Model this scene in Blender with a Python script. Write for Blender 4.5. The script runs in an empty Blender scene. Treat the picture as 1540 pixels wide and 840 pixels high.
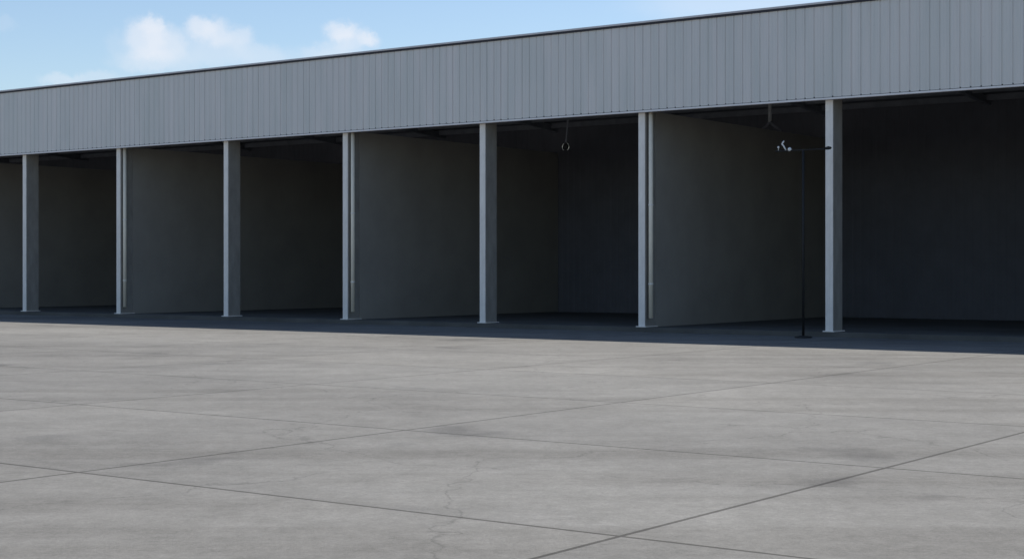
import bpy, bmesh, math, random
from mathutils import Vector, Matrix

random.seed(7)
R = math.radians
sc = bpy.context.scene
col = sc.collection

# ------------------------------------------------------------ camera
W, H = 1540, 840
F = 2366.0                       # focal length in photograph pixels
YH = 404.0                       # horizon row
EYE = 1.6
cd = bpy.data.cameras.new("camera")
cam = bpy.data.objects.new("camera", cd)
col.objects.link(cam)
cam.location = (0, 0, EYE)
cam.rotation_euler = (R(90), 0, 0)
cd.sensor_width = 36.0
cd.lens = F / W * 36.0
cd.shift_y = -(H / 2 - YH) / W
cd.clip_start = 0.1
cd.clip_end = 9000
sc.camera = cam

# ------------------------------------------------------------ light
SUN_AZ = math.atan2(0.80, 0.60)          # bearing from +Y towards +X (sun behind the shed, to the right)
SUN_EL = R(58)
world = bpy.data.worlds.new("World")
sc.world = world
world.use_nodes = True
nt = world.node_tree
nt.nodes.clear()
wo = nt.nodes.new('ShaderNodeOutputWorld')
bg = nt.nodes.new('ShaderNodeBackground')
sky = nt.nodes.new('ShaderNodeTexSky')
sky.sky_type = 'NISHITA'
sky.sun_disc = False
sky.sun_elevation = SUN_EL
sky.sun_rotation = SUN_AZ
sky.air_density = 1.0
sky.dust_density = 0.5
sky.ozone_density = 2.4
bg.inputs['Strength'].default_value = 0.110
# clouds: soft cumulus puffs, each at its own bearing and altitude in the sky
def vmath(op, a=None, b=None):
    n = nt.nodes.new('ShaderNodeVectorMath'); n.operation = op
    for i, v in enumerate((a, b)):
        if v is None: continue
        if hasattr(v, 'links'): nt.links.new(v, n.inputs[i])
        else: n.inputs[i].default_value = v
    return n
def fmath(op, a=None, b=None, clamp=False):
    n = nt.nodes.new('ShaderNodeMath'); n.operation = op; n.use_clamp = clamp
    for i, v in enumerate((a, b)):
        if v is None: continue
        if hasattr(v, 'links'): nt.links.new(v, n.inputs[i])
        else: n.inputs[i].default_value = v
    return n.outputs[0]
tc = nt.nodes.new('ShaderNodeTexCoord')
n1 = nt.nodes.new('ShaderNodeTexNoise')
n1.inputs['Scale'].default_value = 75; n1.inputs['Detail'].default_value = 7; n1.inputs['Roughness'].default_value = 0.7
nt.links.new(tc.outputs['Generated'], n1.inputs['Vector'])
off = vmath('SUBTRACT', n1.outputs['Color'], (0.5, 0.5, 0.5))
offs = nt.nodes.new('ShaderNodeVectorMath'); offs.operation = 'SCALE'; offs.inputs['Scale'].default_value = 0.016
nt.links.new(off.outputs[0], offs.inputs[0])
warp = vmath('ADD', tc.outputs['Generated'], offs.outputs[0])
def direction(px, py):
    return Vector(((px - W / 2) / F, 1.0, (YH - py) / F)).normalized()
puffs = [  # column, row, half width, half height (photograph pixels), opacity
    (218, 60, 34, 36, .62), (250, 66, 34, 30, .55), (228, 38, 18, 18, .6), (232, 92, 70, 22, .42),
    (302, 44, 28, 22, .66), (328, 50, 24, 26, .55), (362, 58, 26, 22, .42), (322, 78, 60, 30, .34),
    (395, 88, 52, 22, .34), (90, 120, 34, 12, .35), (150, 118, 50, 13, .25), (172, 64, 20, 24, .12),
    (512, 48, 28, 19, .62), (528, 58, 34, 22, .45), (551, 60, 15, 16, .45), (560, 64, 16, 16, .4), (500, 84, 62, 22, .4),
    (6, 38, 20, 12, .1), (1120, 0, 190, 46, .30), (620, -90, 260, 38, .3), (-180, 60, 120, 50, .5), (300, -140, 200, 40, .5),
]
total = None
for (px, py, rx, ry, op) in puffs:
    c = direction(px, py)
    d = vmath('SUBTRACT', warp.outputs[0], tuple(c))
    s = vmath('MULTIPLY', d.outputs[0], (F / rx, F / rx, F / ry))
    ln = nt.nodes.new('ShaderNodeVectorMath'); ln.operation = 'LENGTH'
    nt.links.new(s.outputs[0], ln.inputs[0])
    mr = nt.nodes.new('ShaderNodeMapRange'); mr.interpolation_type = 'SMOOTHERSTEP'
    mr.inputs['From Min'].default_value = 1.25; mr.inputs['From Max'].default_value = 0.25
    mr.inputs['To Min'].default_value = 0; mr.inputs['To Max'].default_value = op
    nt.links.new(ln.outputs['Value'], mr.inputs['Value'])
    inv = fmath('SUBTRACT', 1.0, mr.outputs[0])
    total = inv if total is None else fmath('MULTIPLY', total, inv)
cover = fmath('SUBTRACT', 1.0, total, True)
n2 = nt.nodes.new('ShaderNodeTexNoise')
n2.inputs['Scale'].default_value = 30; n2.inputs['Detail'].default_value = 5
nt.links.new(tc.outputs['Generated'], n2.inputs['Vector'])
soft = nt.nodes.new('ShaderNodeMapRange')
soft.inputs['From Min'].default_value = .3; soft.inputs['From Max'].default_value = .65
soft.inputs['To Min'].default_value = .86; soft.inputs['To Max'].default_value = 1.0
nt.links.new(n2.outputs[0], soft.inputs['Value'])
cover = fmath('MULTIPLY', cover, soft.outputs[0], True)
mixc = nt.nodes.new('ShaderNodeMix'); mixc.data_type = 'RGBA'
nt.links.new(cover, mixc.inputs['Factor'])
nt.links.new(sky.outputs[0], mixc.inputs['A'])
CLOUD = (6.3, 6.5, 7.0, 1)
mixc.inputs['B'].default_value = CLOUD
nt.links.new(mixc.outputs['Result'], bg.inputs['Color'])
nt.links.new(bg.outputs[0], wo.inputs['Surface'])

sd = bpy.data.lights.new("sun", 'SUN')
sd.energy = 4.8
sd.angle = R(0.5)
sd.color = (1.0, 0.95, 0.88)
sun = bpy.data.objects.new("sun", sd)
col.objects.link(sun)
sdir = Vector((math.sin(SUN_AZ) * math.cos(SUN_EL), math.cos(SUN_AZ) * math.cos(SUN_EL), math.sin(SUN_EL)))
sun.rotation_euler = sdir.to_track_quat('Z', 'Y').to_euler()
sun.location = (40, 20, 60)

vs = sc.view_settings
vs.view_transform = 'Standard'; vs.look = 'None'; vs.gamma = 1.0; vs.exposure = 0.32
vs.use_curve_mapping = False

# ------------------------------------------------------------ materials
def material(name, base, rough=.6, metal=0.0, var=.12, scale=3.0, stretch=(1, 1, 1), bump=0.0, bscale=40, tint=None, spec=.5):
    m = bpy.data.materials.new(name); m.use_nodes = True
    t = m.node_tree; b = t.nodes['Principled BSDF']
    b.inputs['Roughness'].default_value = rough
    b.inputs['Metallic'].default_value = metal
    b.inputs['Specular IOR Level'].default_value = spec
    tcn = t.nodes.new('ShaderNodeTexCoord')
    mp = t.nodes.new('ShaderNodeMapping'); mp.inputs['Scale'].default_value = stretch
    t.links.new(tcn.outputs['Object'], mp.inputs['Vector'])
    nz = t.nodes.new('ShaderNodeTexNoise')
    nz.inputs['Scale'].default_value = scale; nz.inputs['Detail'].default_value = 8; nz.inputs['Roughness'].default_value = .62
    t.links.new(mp.outputs[0], nz.inputs['Vector'])
    rp = t.nodes.new('ShaderNodeValToRGB')
    lo = [c * (1 - var) for c in base]; hi = [min(1, c * (1 + var)) for c in base]
    if tint: lo = [c * (1 - var) for c in tint]
    rp.color_ramp.elements[0].position = .3; rp.color_ramp.elements[0].color = (*lo, 1)
    rp.color_ramp.elements[1].position = .7; rp.color_ramp.elements[1].color = (*hi, 1)
    t.links.new(nz.outputs[0], rp.inputs[0])
    t.links.new(rp.outputs[0], b.inputs['Base Color'])
    if bump:
        nb = t.nodes.new('ShaderNodeTexNoise'); nb.inputs['Scale'].default_value = bscale; nb.inputs['Detail'].default_value = 6
        t.links.new(tcn.outputs['Object'], nb.inputs['Vector'])
        bp = t.nodes.new('ShaderNodeBump'); bp.inputs['Strength'].default_value = bump; bp.inputs['Distance'].default_value = .01
        t.links.new(nb.outputs[0], bp.inputs['Height']); t.links.new(bp.outputs[0], b.inputs['Normal'])
    return m

M = {}
M['cladding'] = material('grey_painted_cladding', (.73, .685, .66), rough=.42, var=.05, scale=1.1, stretch=(2.4, 1, .20), tint=(.67, .67, .64))
M['flashing'] = material('pale_flashing', (.80, .77, .77), rough=.45, var=.07, scale=3)
M['cap'] = material('coping_metal', (.62, .60, .62), rough=.45, var=.12, scale=2)
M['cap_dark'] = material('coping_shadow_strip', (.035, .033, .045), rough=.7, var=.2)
M['column'] = material('pale_painted_steel', (.88, .83, .78), rough=.55, var=.10, scale=5, stretch=(1, 1, .5))
M['pipe'] = material('cream_plastic_pipe', (.90, .82, .68), rough=.4, var=.06, scale=5, stretch=(1, 1, .3))
M['block'] = material('bare_rendered_block', (.37, .345, .305), rough=.9, var=.09, scale=.8, bump=.3, bscale=20)
M['sideplate'] = material('dark_column_web', (.33, .31, .28), rough=.7, var=.18, scale=4, stretch=(1, 1, .4))
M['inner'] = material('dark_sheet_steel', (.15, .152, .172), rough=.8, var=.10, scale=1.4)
M['rafter'] = material('dark_primed_steel', (.24, .25, .28), rough=.7, var=.2)
M['post'] = material('grey_steel_post', (.5, .5, .5), rough=.6, var=.2)
M['chrome'] = material('bright_bare_metal', (.85, .85, .83), rough=.22, metal=1.0, var=.04)
M['white'] = material('white_gloss_metal', (.8, .8, .77), rough=.3, var=.04)
M['black'] = material('matt_black_metal', (.012, .012, .013), rough=.7, var=.2)
M['screw_gap'] = material('dark_screws_and_gap_shade', (.05, .05, .055), rough=.6, var=.1)
M['roof'] = material('roof_sheet', (.30, .31, .32), rough=.5, var=.1)
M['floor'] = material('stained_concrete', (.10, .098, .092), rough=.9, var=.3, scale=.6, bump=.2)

def weather(m):
    t = m.node_tree; b = t.nodes['Principled BSDF']
    src = b.inputs['Base Color'].links[0].from_socket
    tcn = t.nodes.new('ShaderNodeTexCoord')
    for (stretch, scale, lo, hi, k, col_) in (((.10, 1, .25), 1.0, .38, .62, .16, (.80, .81, .84, 1)),
                                             ((9, 1, .10), 1.6, .52, .70, .30, (.80, .79, .77, 1)),
                                             ((4.26, 1, .02), 1.0, .40, .60, .12, (.85, .86, .86, 1)),
                                             ((1, 1, 1), 14, .70, .76, .35, (.62, .60, .58, 1))):
        mp = t.nodes.new('ShaderNodeMapping'); mp.inputs['Scale'].default_value = stretch
        t.links.new(tcn.outputs['Object'], mp.inputs['Vector'])
        nz = t.nodes.new('ShaderNodeTexNoise'); nz.inputs['Scale'].default_value = scale; nz.inputs['Detail'].default_value = 5
        t.links.new(mp.outputs[0], nz.inputs['Vector'])
        mr_ = t.nodes.new('ShaderNodeMapRange'); mr_.inputs['From Min'].default_value = lo; mr_.inputs['From Max'].default_value = hi
        mr_.inputs['To Max'].default_value = k
        t.links.new(nz.outputs[0], mr_.inputs['Value'])
        mx = t.nodes.new('ShaderNodeMix'); mx.data_type = 'RGBA'; mx.blend_type = 'MULTIPLY'
        t.links.new(mr_.outputs[0], mx.inputs['Factor']); t.links.new(src, mx.inputs['A']); mx.inputs['B'].default_value = col_
        # factor already scales the tint
        src = mx.outputs['Result']
    t.links.new(src, b.inputs['Base Color'])
weather(M['cladding']); weather(M['column'])

def ground_material():
    m = bpy.data.materials.new('weathered_concrete_yard'); m.use_nodes = True
    t = m.node_tree; b = t.nodes['Principled BSDF']; b.inputs['Roughness'].default_value = .93
    b.inputs['Specular IOR Level'].default_value = .25
    tcn = t.nodes.new('ShaderNodeTexCoord')
    def noise(s, d=8, r=.6):
        n = t.nodes.new('ShaderNodeTexNoise'); n.inputs['Scale'].default_value = s
        n.inputs['Detail'].default_value = d; n.inputs['Roughness'].default_value = r
        t.links.new(tcn.outputs['Object'], n.inputs['Vector']); return n.outputs[0]
    def ramp(src, p0, c0, p1, c1):
        r_ = t.nodes.new('ShaderNodeValToRGB'); e = r_.color_ramp.elements
        e[0].position = p0; e[0].color = (*c0, 1); e[1].position = p1; e[1].color = (*c1, 1)
        t.links.new(src, r_.inputs[0]); return r_.outputs[0]
    def mix(mode, fac, a, b_):
        n = t.nodes.new('ShaderNodeMix'); n.data_type = 'RGBA'; n.blend_type = mode
        if hasattr(fac, 'links'): t.links.new(fac, n.inputs['Factor'])
        else: n.inputs['Factor'].default_value = fac
        t.links.new(a, n.inputs['A']); t.links.new(b_, n.inputs['B']); return n.outputs['Result']
    big = ramp(noise(.16, 6), .30, (.185, .18, .17), .72, (.265, .26, .245))
    spk = ramp(noise(38, 3, .8), .3, (.82, .82, .83), .75, (1.14, 1.14, 1.12))
    base = mix('MULTIPLY', 1.0, big, spk)
    # cracks
    v = t.nodes.new('ShaderNodeTexVoronoi'); v.feature = 'DISTANCE_TO_EDGE'; v.inputs['Scale'].default_value = .23
    wn = t.nodes.new('ShaderNodeTexNoise'); wn.inputs['Scale'].default_value = 1.4; wn.inputs['Detail'].default_value = 6
    t.links.new(tcn.outputs['Object'], wn.inputs['Vector'])
    ad = t.nodes.new('ShaderNodeMix'); ad.data_type = 'RGBA'; ad.blend_type = 'ADD'; ad.inputs['Factor'].default_value = .9
    t.links.new(tcn.outputs['Object'], ad.inputs['A']); t.links.new(wn.outputs['Color'], ad.inputs['B'])
    t.links.new(ad.outputs['Result'], v.inputs['Vector'])
    crack = ramp(v.outputs['Distance'], .0, (.45, .45, .45), .0035, (1, 1, 1))
    base = mix('MULTIPLY', .45, base, crack)
    mid = ramp(noise(1.7, 9, .75), .3, (.80, .80, .79), .7, (1.12, 1.12, 1.12))
    base = mix('MULTIPLY', .9, base, mid)
    grit = ramp(noise(9, 9, .85), .32, (.72, .72, .71), .66, (1.16, 1.16, 1.16))
    base = mix('MULTIPLY', .8, base, grit)
    grime = ramp(noise(.07, 5, .6), .38, (.74, .74, .75), .6, (1, 1, 1))
    base = mix('MULTIPLY', .8, base, grime)
    # slab joints, square to the shed
    mpj = t.nodes.new('ShaderNodeMapping'); mpj.inputs['Rotation'].default_value = (0, 0, -math.atan2(-.589, .808))
    t.links.new(tcn.outputs['Object'], mpj.inputs['Vector'])
    bj = t.nodes.new('ShaderNodeTexBrick'); bj.offset = 0.0
    bj.inputs['Scale'].default_value = 1; bj.inputs['Brick Width'].default_value = 5.03; bj.inputs['Row Height'].default_value = 4.0
    bj.inputs['Mortar Size'].default_value = .022; bj.inputs['Mortar Smooth'].default_value = .3
    bj.inputs['Color1'].default_value = (.93, .93, .925, 1); bj.inputs['Color2'].default_value = (1.05, 1.045, 1.03, 1); bj.inputs['Mortar'].default_value = (.34, .33, .32, 1)
    t.links.new(mpj.outputs[0], bj.inputs['Vector'])
    base = mix('MULTIPLY', .9, base, bj.outputs['Color'])
    # tyre grime in long bands along the shed
    mpt = t.nodes.new('ShaderNodeMapping'); mpt.inputs['Rotation'].default_value = (0, 0, .60); mpt.inputs['Scale'].default_value = (.05, 1.1, 1)
    t.links.new(tcn.outputs['Object'], mpt.inputs['Vector'])
    nt_ = t.nodes.new('ShaderNodeTexNoise'); nt_.inputs['Scale'].default_value = 1.0; nt_.inputs['Detail'].default_value = 5
    t.links.new(mpt.outputs[0], nt_.inputs['Vector'])
    ty = ramp(nt_.outputs[0], .34, (.78, .77, .76), .5, (1, 1, 1))
    base = mix('MULTIPLY', .7, base, ty)
    # oil stains
    st = ramp(noise(.55, 3, .5), .24, (.5, .5, .52), .36, (1, 1, 1))
    base = mix('MULTIPLY', .7, base, st)
    t.links.new(base, b.inputs['Base Color'])
    bp = t.nodes.new('ShaderNodeBump'); bp.inputs['Strength'].default_value = .6; bp.inputs['Distance'].default_value = .012
    t.links.new(noise(45, 4, .8), bp.inputs['Height']); t.links.new(bp.outputs[0], b.inputs['Normal'])
    return m
M['asphalt'] = ground_material()

# ------------------------------------------------------------ helpers
def link(name, bm, mats, parent=None, smooth=False):
    me = bpy.data.meshes.new(name)
    bmesh.ops.recalc_face_normals(bm, faces=bm.faces)
    bm.to_mesh(me); bm.free()
    for m in (mats if isinstance(mats, (list, tuple)) else [mats]): me.materials.append(m)
    if smooth:
        for p in me.polygons: p.use_smooth = True
    o = bpy.data.objects.new(name, me); col.objects.link(o)
    if parent: o.parent = parent
    return o
def box(bm, x0, x1, y0, y1, z0, z1, mi=0, bevel=0.0):
    vs_ = [bm.verts.new(p) for p in [(x0,y0,z0),(x1,y0,z0),(x1,y1,z0),(x0,y1,z0),(x0,y0,z1),(x1,y0,z1),(x1,y1,z1),(x0,y1,z1)]]
    fs = [bm.faces.new([vs_[i] for i in f]) for f in ((0,3,2,1),(4,5,6,7),(0,1,5,4),(1,2,6,5),(2,3,7,6),(3,0,4,7))]
    for f in fs: f.material_index = mi
    if bevel:
        es = list({e for f in fs for e in f.edges})
        bmesh.ops.bevel(bm, geom=es, offset=bevel, segments=2, affect='EDGES')
def tube(bm, pts, r, seg=12, cap=True, mi=0):
    """round bar through a list of points; r a number or one per point"""
    pts = [Vector(p) for p in pts]; rs = r if isinstance(r, (list, tuple)) else [r] * len(pts)
    rings = []
    n = None
    for i, p in enumerate(pts):
        t_ = (pts[min(i+1, len(pts)-1)] - pts[max(i-1, 0)]).normalized()
        if n is None:
            n = t_.orthogonal().normalized()
        else:
            n = (n - t_ * n.dot(t_)).normalized()
        b_ = t_.cross(n)
        rings.append([bm.verts.new(p + (n*math.cos(a)+b_*math.sin(a))*rs[i]) for a in [2*math.pi*k/seg for k in range(seg)]])
    for a, b_ in zip(rings, rings[1:]):
        for k in range(seg):
            f = bm.faces.new((a[k], a[(k+1)%seg], b_[(k+1)%seg], b_[k])); f.material_index = mi
    if cap:
        bm.faces.new(rings[0][::-1]).material_index = mi; bm.faces.new(rings[-1]).material_index = mi
def tag(o, label=None, cat=None, group=None, kind=None):
    if label: o['label'] = label
    if cat: o['category'] = cat
    if group: o['group'] = group
    if kind: o['kind'] = kind
    return o
def empty(name, loc, rz=0):
    o = bpy.data.objects.new(name, None); o.empty_display_size = .5
    o.location = loc; o.rotation_euler = (0, 0, rz); col.objects.link(o); return o

# shed frame: local x runs to the right along the front, local y goes into the shed, z up
XL = -2480.0
TH = math.atan((W/2 - XL) / F)
AX = Vector((math.sin(TH), -math.cos(TH)))
AY = Vector((math.cos(TH), math.sin(TH)))
HB = 3.95                                  # fascia's lower edge above the eye
O = Vector((0.0, HB * F / (YH - (234.7 - .0683 * 770))))
RZ = math.atan2(AX.y, AX.x)
def lx(px, ly=0.0):
    """where the line of sight through column px meets the shed's plane local y = ly"""
    d = Vector(((px - W/2) / F, 1.0))
    s = (O.dot(AY) + ly) / d.dot(AY)
    return (d * s - O).dot(AX)
def worldpt(x, y, z):
    p = O + AX * x + AY * y
    return Vector((p.x, p.y, z))
def dist(px, ly=0.0):
    d = Vector(((px - W/2) / F, 1.0))
    return (O.dot(AY) + ly) / d.dot(AY)
def zz(px, py, ly=0.0):
    return EYE + (YH - py) * dist(px, ly) / F

ZB = EYE + HB                              # 5.55 fascia bottom
ZT = EYE + HB * 1.5795                     # 7.84 fascia top
X0 = lx(-190) - 21.0; X1 = lx(1540) + 11.0
DEPTH = 11.0

# ------------------------------------------------------------ ground
bm = bmesh.new()
N = 24
for i in range(N + 1):
    for j in range(N + 1):
        u = (i / N - .5) * 2; v = (j / N - .5) * 2
        bm.verts.new((math.copysign(abs(u)**3, u) * 3500, math.copysign(abs(v)**3, v) * 3500 + 30, 0))
bm.verts.ensure_lookup_table()
for i in range(N):
    for j in range(N):
        a = i * (N + 1) + j
        bm.faces.new((bm.verts[a], bm.verts[a + N + 1], bm.verts[a + N + 2], bm.verts[a + 1]))
tag(link('ground', bm, M['asphalt']), kind='structure')

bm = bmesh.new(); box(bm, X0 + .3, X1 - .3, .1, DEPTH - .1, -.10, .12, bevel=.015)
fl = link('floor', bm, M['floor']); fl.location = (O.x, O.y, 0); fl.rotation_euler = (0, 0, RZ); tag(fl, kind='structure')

# ------------------------------------------------------------ the shed
shed = empty('open_fronted_shed', (O.x, O.y, 0), RZ)
tag(shed, 'long open fronted shed with a deep grey ribbed metal fascia over dark bays', 'shed')

# ribbed cladding
bm = bmesh.new()
PITCH = .2345
prof = []
x = X0
k = 0
while x < X1:
    j = random.uniform(-.004, .004); w = PITCH
    dz = random.uniform(-.0015, .0015); gd = random.uniform(.015, .021)
    prof += [(x, 0.0 + dz), (x + .058, 0.0 + dz), (x + .064, .004 + dz), (x + .078, .004 + dz), (x + .084, 0.0 + dz),
             (x + .138, 0.0 + dz), (x + .144, .004 + dz), (x + .158, .004 + dz), (x + .164, 0 + dz),
             (x + w - .040 + j, 0.0 + dz), (x + w - .029 + j, gd), (x + w - .012 + j, gd)]
    x += w; k += 1
X1 = x
prof.append((x, 0))
zs = [ZB + .055, ZB + .8, ZB + 1.6, ZT - .055]
cols = [[bm.verts.new((p, q, z)) for z in zs] for p, q in prof]
backs = [[bm.verts.new((p, .06, z)) for z in (zs[0], zs[-1])] for p in (prof[0][0], prof[-1][0])]
for a, b in zip(cols, cols[1:]):
    for i in range(len(zs) - 1): bm.faces.new((a[i], b[i], b[i+1], a[i+1]))
# thickness
bm.faces.new((backs[0][0], backs[1][0], backs[1][1], backs[0][1]))
fascia = link('fascia_cladding', bm, M['cladding'], shed)

# bottom flashing and a dark strip painted as the shadow gap, with screws
bm = bmesh.new()
box(bm, X0 - .02, X1 + .02, -.014, .10, ZB, ZB + .042, 0)
box(bm, X0, X1, .006, .10, ZB + .043, ZB + .060, 1)
for i in range(k):
    xs = X0 + (i + 1) * PITCH - .02
    if random.random() < .85:
        s = random.uniform(.006, .011)
        box(bm, xs - s, xs + s, -.006, .03, ZB + .056, ZB + .056 + 2*s, 1)
link('bottom_flashing', bm, [M['flashing'], M['screw_gap']], shed)

# coping
bm = bmesh.new()
box(bm, X0 - .04, X1 + .04, -.05, .30, ZT - .048, ZT, bevel=.006)
cop = link('coping', bm, M['cap'], shed)
bm = bmesh.new(); box(bm, X0 - .01, X1 + .01, -.03, .16, ZT - .100, ZT - .050)  # near-black strip, painted shade beneath the coping lip
link('coping_shade_strip', bm, M['cap_dark'], cop)

# inner face of fascia + soffit
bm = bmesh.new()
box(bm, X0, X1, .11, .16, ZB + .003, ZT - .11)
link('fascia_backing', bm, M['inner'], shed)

# roof and walls
bm = bmesh.new()
vsr = []
def slab(bm, pts, t):
    a = [bm.verts.new(p) for p in pts]; b = [bm.verts.new((p[0], p[1], p[2] + t)) for p in pts]
    bm.faces.new(a[::-1]); bm.faces.new(b)
    for i in range(4): bm.faces.new((a[i], a[(i+1)%4], b[(i+1)%4], b[i]))
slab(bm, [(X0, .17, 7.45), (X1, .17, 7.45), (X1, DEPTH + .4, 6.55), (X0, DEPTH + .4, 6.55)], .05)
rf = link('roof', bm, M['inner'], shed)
bm = bmesh.new()
for i in range(9):
    y = 1.0 + i * 1.2; z = 7.45 - (y - .17) * .9 / (DEPTH + .23)
    box(bm, X0 + .02, X1 - .02, y, y + .07, z - .17, z - .003)
link('purlins', bm, M['rafter'], rf)
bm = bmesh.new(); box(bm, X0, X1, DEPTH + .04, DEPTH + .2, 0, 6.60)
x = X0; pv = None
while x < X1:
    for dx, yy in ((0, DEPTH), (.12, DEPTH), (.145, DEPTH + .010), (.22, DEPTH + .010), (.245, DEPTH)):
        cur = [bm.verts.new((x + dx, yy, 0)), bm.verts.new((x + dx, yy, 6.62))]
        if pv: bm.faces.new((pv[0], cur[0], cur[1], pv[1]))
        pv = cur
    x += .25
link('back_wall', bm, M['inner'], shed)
for a, b in ((X0, X0 + .2), (X1 - .2, X1)):
    bm = bmesh.new(); box(bm, a, b, .18, DEPTH - .003, 0, 6.55)
    for v in bm.verts:
        if v.co.z > 6: v.co.z = 7.44 if v.co.y < 1 else 6.58
    link('end_wall', bm, M['block'], shed)

# columns
CY = .16                     # front face of the columns, just behind the fascia
cols_px = [(40-6, 'single'), (175.0, 'pair'), (336.3, 'single'), (515.3, 'pair'), (721.3, 'single'), (960.0, 'pair'), (1241.2, 'single')]
spots = [(lx(p, CY), kd) for p, kd in cols_px]
spots = [(spots[1][0] - 5.03*k_, 'pair' if k_ % 2 == 0 else 'single') for k_ in (8, 7, 6, 5, 4, 3, 2)] + spots + [(spots[-1][0] + 5.03, 'pair'), (spots[-1][0] + 10.06, 'single')]
CW, CDp = .19, .52
def column_mesh(w, d, h):
    """a rolled steel column, boxed on its sides, with flange lips, a cap plate and a base plate"""
    bm = bmesh.new()
    box(bm, 0, w, 0, .022, .12, h, bevel=.003)                       # front flange
    box(bm, 0, w, d - .022, d, .12, h, bevel=.003)                   # rear flange
    box(bm, .012, w - .012, .023, d - .023, .12, h)                  # boxed web
    box(bm, -.05, w + .05, -.05, d + .05, .122, .147, bevel=.003)
    return bm
protoc = None
for i, (x, kd) in enumerate(spots):
    if x < X0 + .2 or x > X1 - .4: continue
    if protoc is None:
        o = protoc = link('column', column_mesh(CW, CDp, 7.16), M['column'], shed)
    else:
        o = protoc.copy(); col.objects.link(o)
    o.location = (x, CY + .003, 0)
# right side of each column: a separate plate in a darker colour
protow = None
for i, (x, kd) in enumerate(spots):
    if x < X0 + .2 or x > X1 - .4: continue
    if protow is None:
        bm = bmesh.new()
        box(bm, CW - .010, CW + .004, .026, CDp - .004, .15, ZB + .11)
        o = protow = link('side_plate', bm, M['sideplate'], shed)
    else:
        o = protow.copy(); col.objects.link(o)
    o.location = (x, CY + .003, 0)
# rafters on each column line
protor = None
for x, kd in spots:
    if x < X0 + .2 or x > X1 - .4: continue
    if protor is None:
        bm = bmesh.new()
        slab(bm, [(0, .2, 7.20), (.16, .2, 7.20), (.16, DEPTH - .01, 6.34), (0, DEPTH - .01, 6.34)], .20)
        o = protor = link('rafter', bm, M['rafter'], shed)
    else:
        o = protor.copy(); col.objects.link(o)
    o.location = (x + .03, 0, 0)

# downpipes and partition walls beside every second column
PIPE_OFF = lx(978.9, CY + .09) - lx(960.0, CY)
pp = pw = None
for x, kd in spots:
    if kd != 'pair' or x < X0 + .2 or x > X1 - .4: continue
    if pp is None:
        bm = bmesh.new(); tube(bm, [(0, 0, .35), (0, 0, 3.0), (0, 0, ZB + .3)], .057, 20)
        pp = link('downpipe', bm, M['pipe'], shed, True); o = pp
        brs = []
        for z in (1.2, 3.2):
            bm = bmesh.new()
            tube(bm, [(0, 0, z), (0, 0, z + .035)], .066, 20)
            brs.append(link('pipe_bracket', bm, M['column'], pp))
    else:
        o = pp.copy(); col.objects.link(o)
        for br in brs:
            c = br.copy(); col.objects.link(c); c.parent = o
    o.location = (x + PIPE_OFF, CY + .09, 0)
    if pw is None:
        bm = bmesh.new(); box(bm, 0, .19, CDp + .01, DEPTH - CY - .01, .0, ZB + .06)
        pw = link('partition_wall', bm, M['block'], shed); o = pw
    else:
        o = pw.copy(); col.objects.link(o)
    o.location = (x + .012, CY, 0)

# ------------------------------------------------------------ things inside the bays
# grey post hanging under the roof, splayed at its lower end
LY = 7.0
def place(name, px, ly):
    p = worldpt(lx(px, ly), ly, 0); return empty(name, (p.x, p.y, 0), RZ)
pz = zz(1158, 184, LY); s = dist(1158, LY) / F
hp = place('hanging_post', 1158, LY)
tag(hp, 'thin grey post with splayed foot, hanging in the dark bay above the bent rod', 'post')
bm = bmesh.new(); tube(bm, [(0, 0, 6.88), (0, 0, pz)], 2.6 * s * 1.1, 12)
link('shaft', bm, M['post'], hp, True)
for sx in (-1, 1):
    bm = bmesh.new()
    tube(bm, [(0, 0, pz + .03), (sx * .10, 0, pz - .09), (sx * .36, 0, pz - .26)], [.05, .04, .028], 10)
    link('strut', bm, M['rafter'], hp, True)

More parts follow.
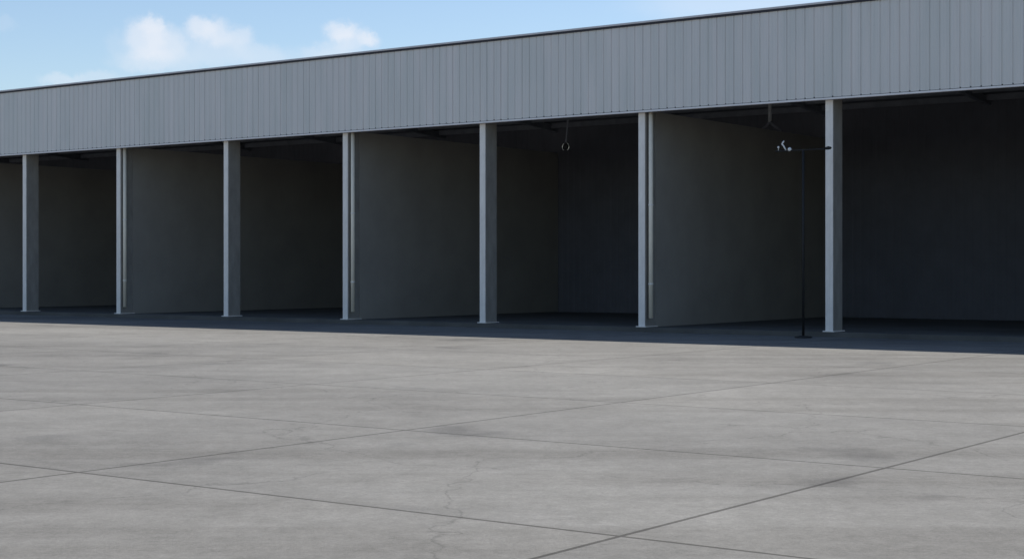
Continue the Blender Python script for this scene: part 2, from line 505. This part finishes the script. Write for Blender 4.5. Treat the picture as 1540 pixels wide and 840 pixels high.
# round lamp on a thin rod
LY2 = 4.0
s = dist(852, LY2) / F
lz = zz(852, 221, LY2)
lp = place('hanging_lamp', 852, LY2)
tag(lp, 'small round lamp with bright rim hanging on a thin rod in the middle dark bay', 'lamp')
r0 = 6.3 * s
bm = bmesh.new(); tube(bm, [(.12, 0, 7.11), (.06, 0, lz + r0 + .7), (-.02, 0, lz + r0 + .02)], .022, 8)
link('rod', bm, M['rafter'], lp, True)
bm = bmesh.new(); bmesh.ops.create_uvsphere(bm, u_segments=24, v_segments=14, radius=r0 * .84)
for v in bm.verts: v.co.z += lz
link('globe', bm, M['black'], lp, True)
bm = bmesh.new()
tube(bm, [(r0 * math.cos(a), -.05, lz + r0 * math.sin(a)) for a in [R(-60 + 130 * t / 14) for t in range(15)]], .013, 8)
tube(bm, [(r0 * .9 * math.cos(a), -.05, lz + r0 * .9 * math.sin(a)) for a in [R(115 + 125 * t / 14) for t in range(15)]], .011, 8)
link('rim', bm, M['chrome'], lp, True)

# dark rail with a bent bright rod, standing just in front of the columns
LY3 = -.55
s = dist(1200, LY3) / F
rk = place('rail_stand', 1208, LY3)
tag(rk, 'thin dark stand topped by a bent shiny rod, its crossbar reaching the thick pale column', 'stand')
def P(px, py): return (lx(px, LY3) - lx(1208, LY3), 0, zz(px, py, LY3))
zr = zz(1208, 225.6, LY3)
bm = bmesh.new(); xa = P(1166, 0)[0]; xb = P(1252, 0)[0]
tube(bm, [(xa, 0, zr), (xb - .05, 0, zr)], .016, 10)
tube(bm, [(xb - .17, 0, zr + .01), (xb - .1, 0, zr + .02), (xb - .03, 0, zr + .022)], [.03, .042, .02], 12)
link('crossbar', bm, M['black'], rk, True)
bm = bmesh.new(); tube(bm, [(0, 0, .02), (0, 0, zr - .012)], .03, 12)
link('pole', bm, M['black'], rk, True)
bm = bmesh.new(); tube(bm, [(0, 0, 0), (0, 0, .03), (0, 0, .05)], [.20, .20, .05], 20)
link('foot', bm, M['black'], rk, True)
bm = bmesh.new(); tube(bm, [P(1182, 226), P(1178.5, 219.5), P(1176.2, 216.8), P(1177, 214.8), P(1179.2, 212)], [.014, .018, .020, .020, .014], 10)
link('bent_rod', bm, M['white'], rk, True)
for px, py, r_ in ((1170.8, 221.5, .026), (1187.6, 224.6, .046)):
    bm = bmesh.new(); bmesh.ops.create_uvsphere(bm, u_segments=16, v_segments=10, radius=r_)
    p = P(px, py)
    for v in bm.verts: v.co += Vector(p)
    tube(bm, [(p[0], 0, zr), (p[0], 0, p[2] - r_ * .5)], .008, 8)
    link('knob', bm, M['white'], rk, True)
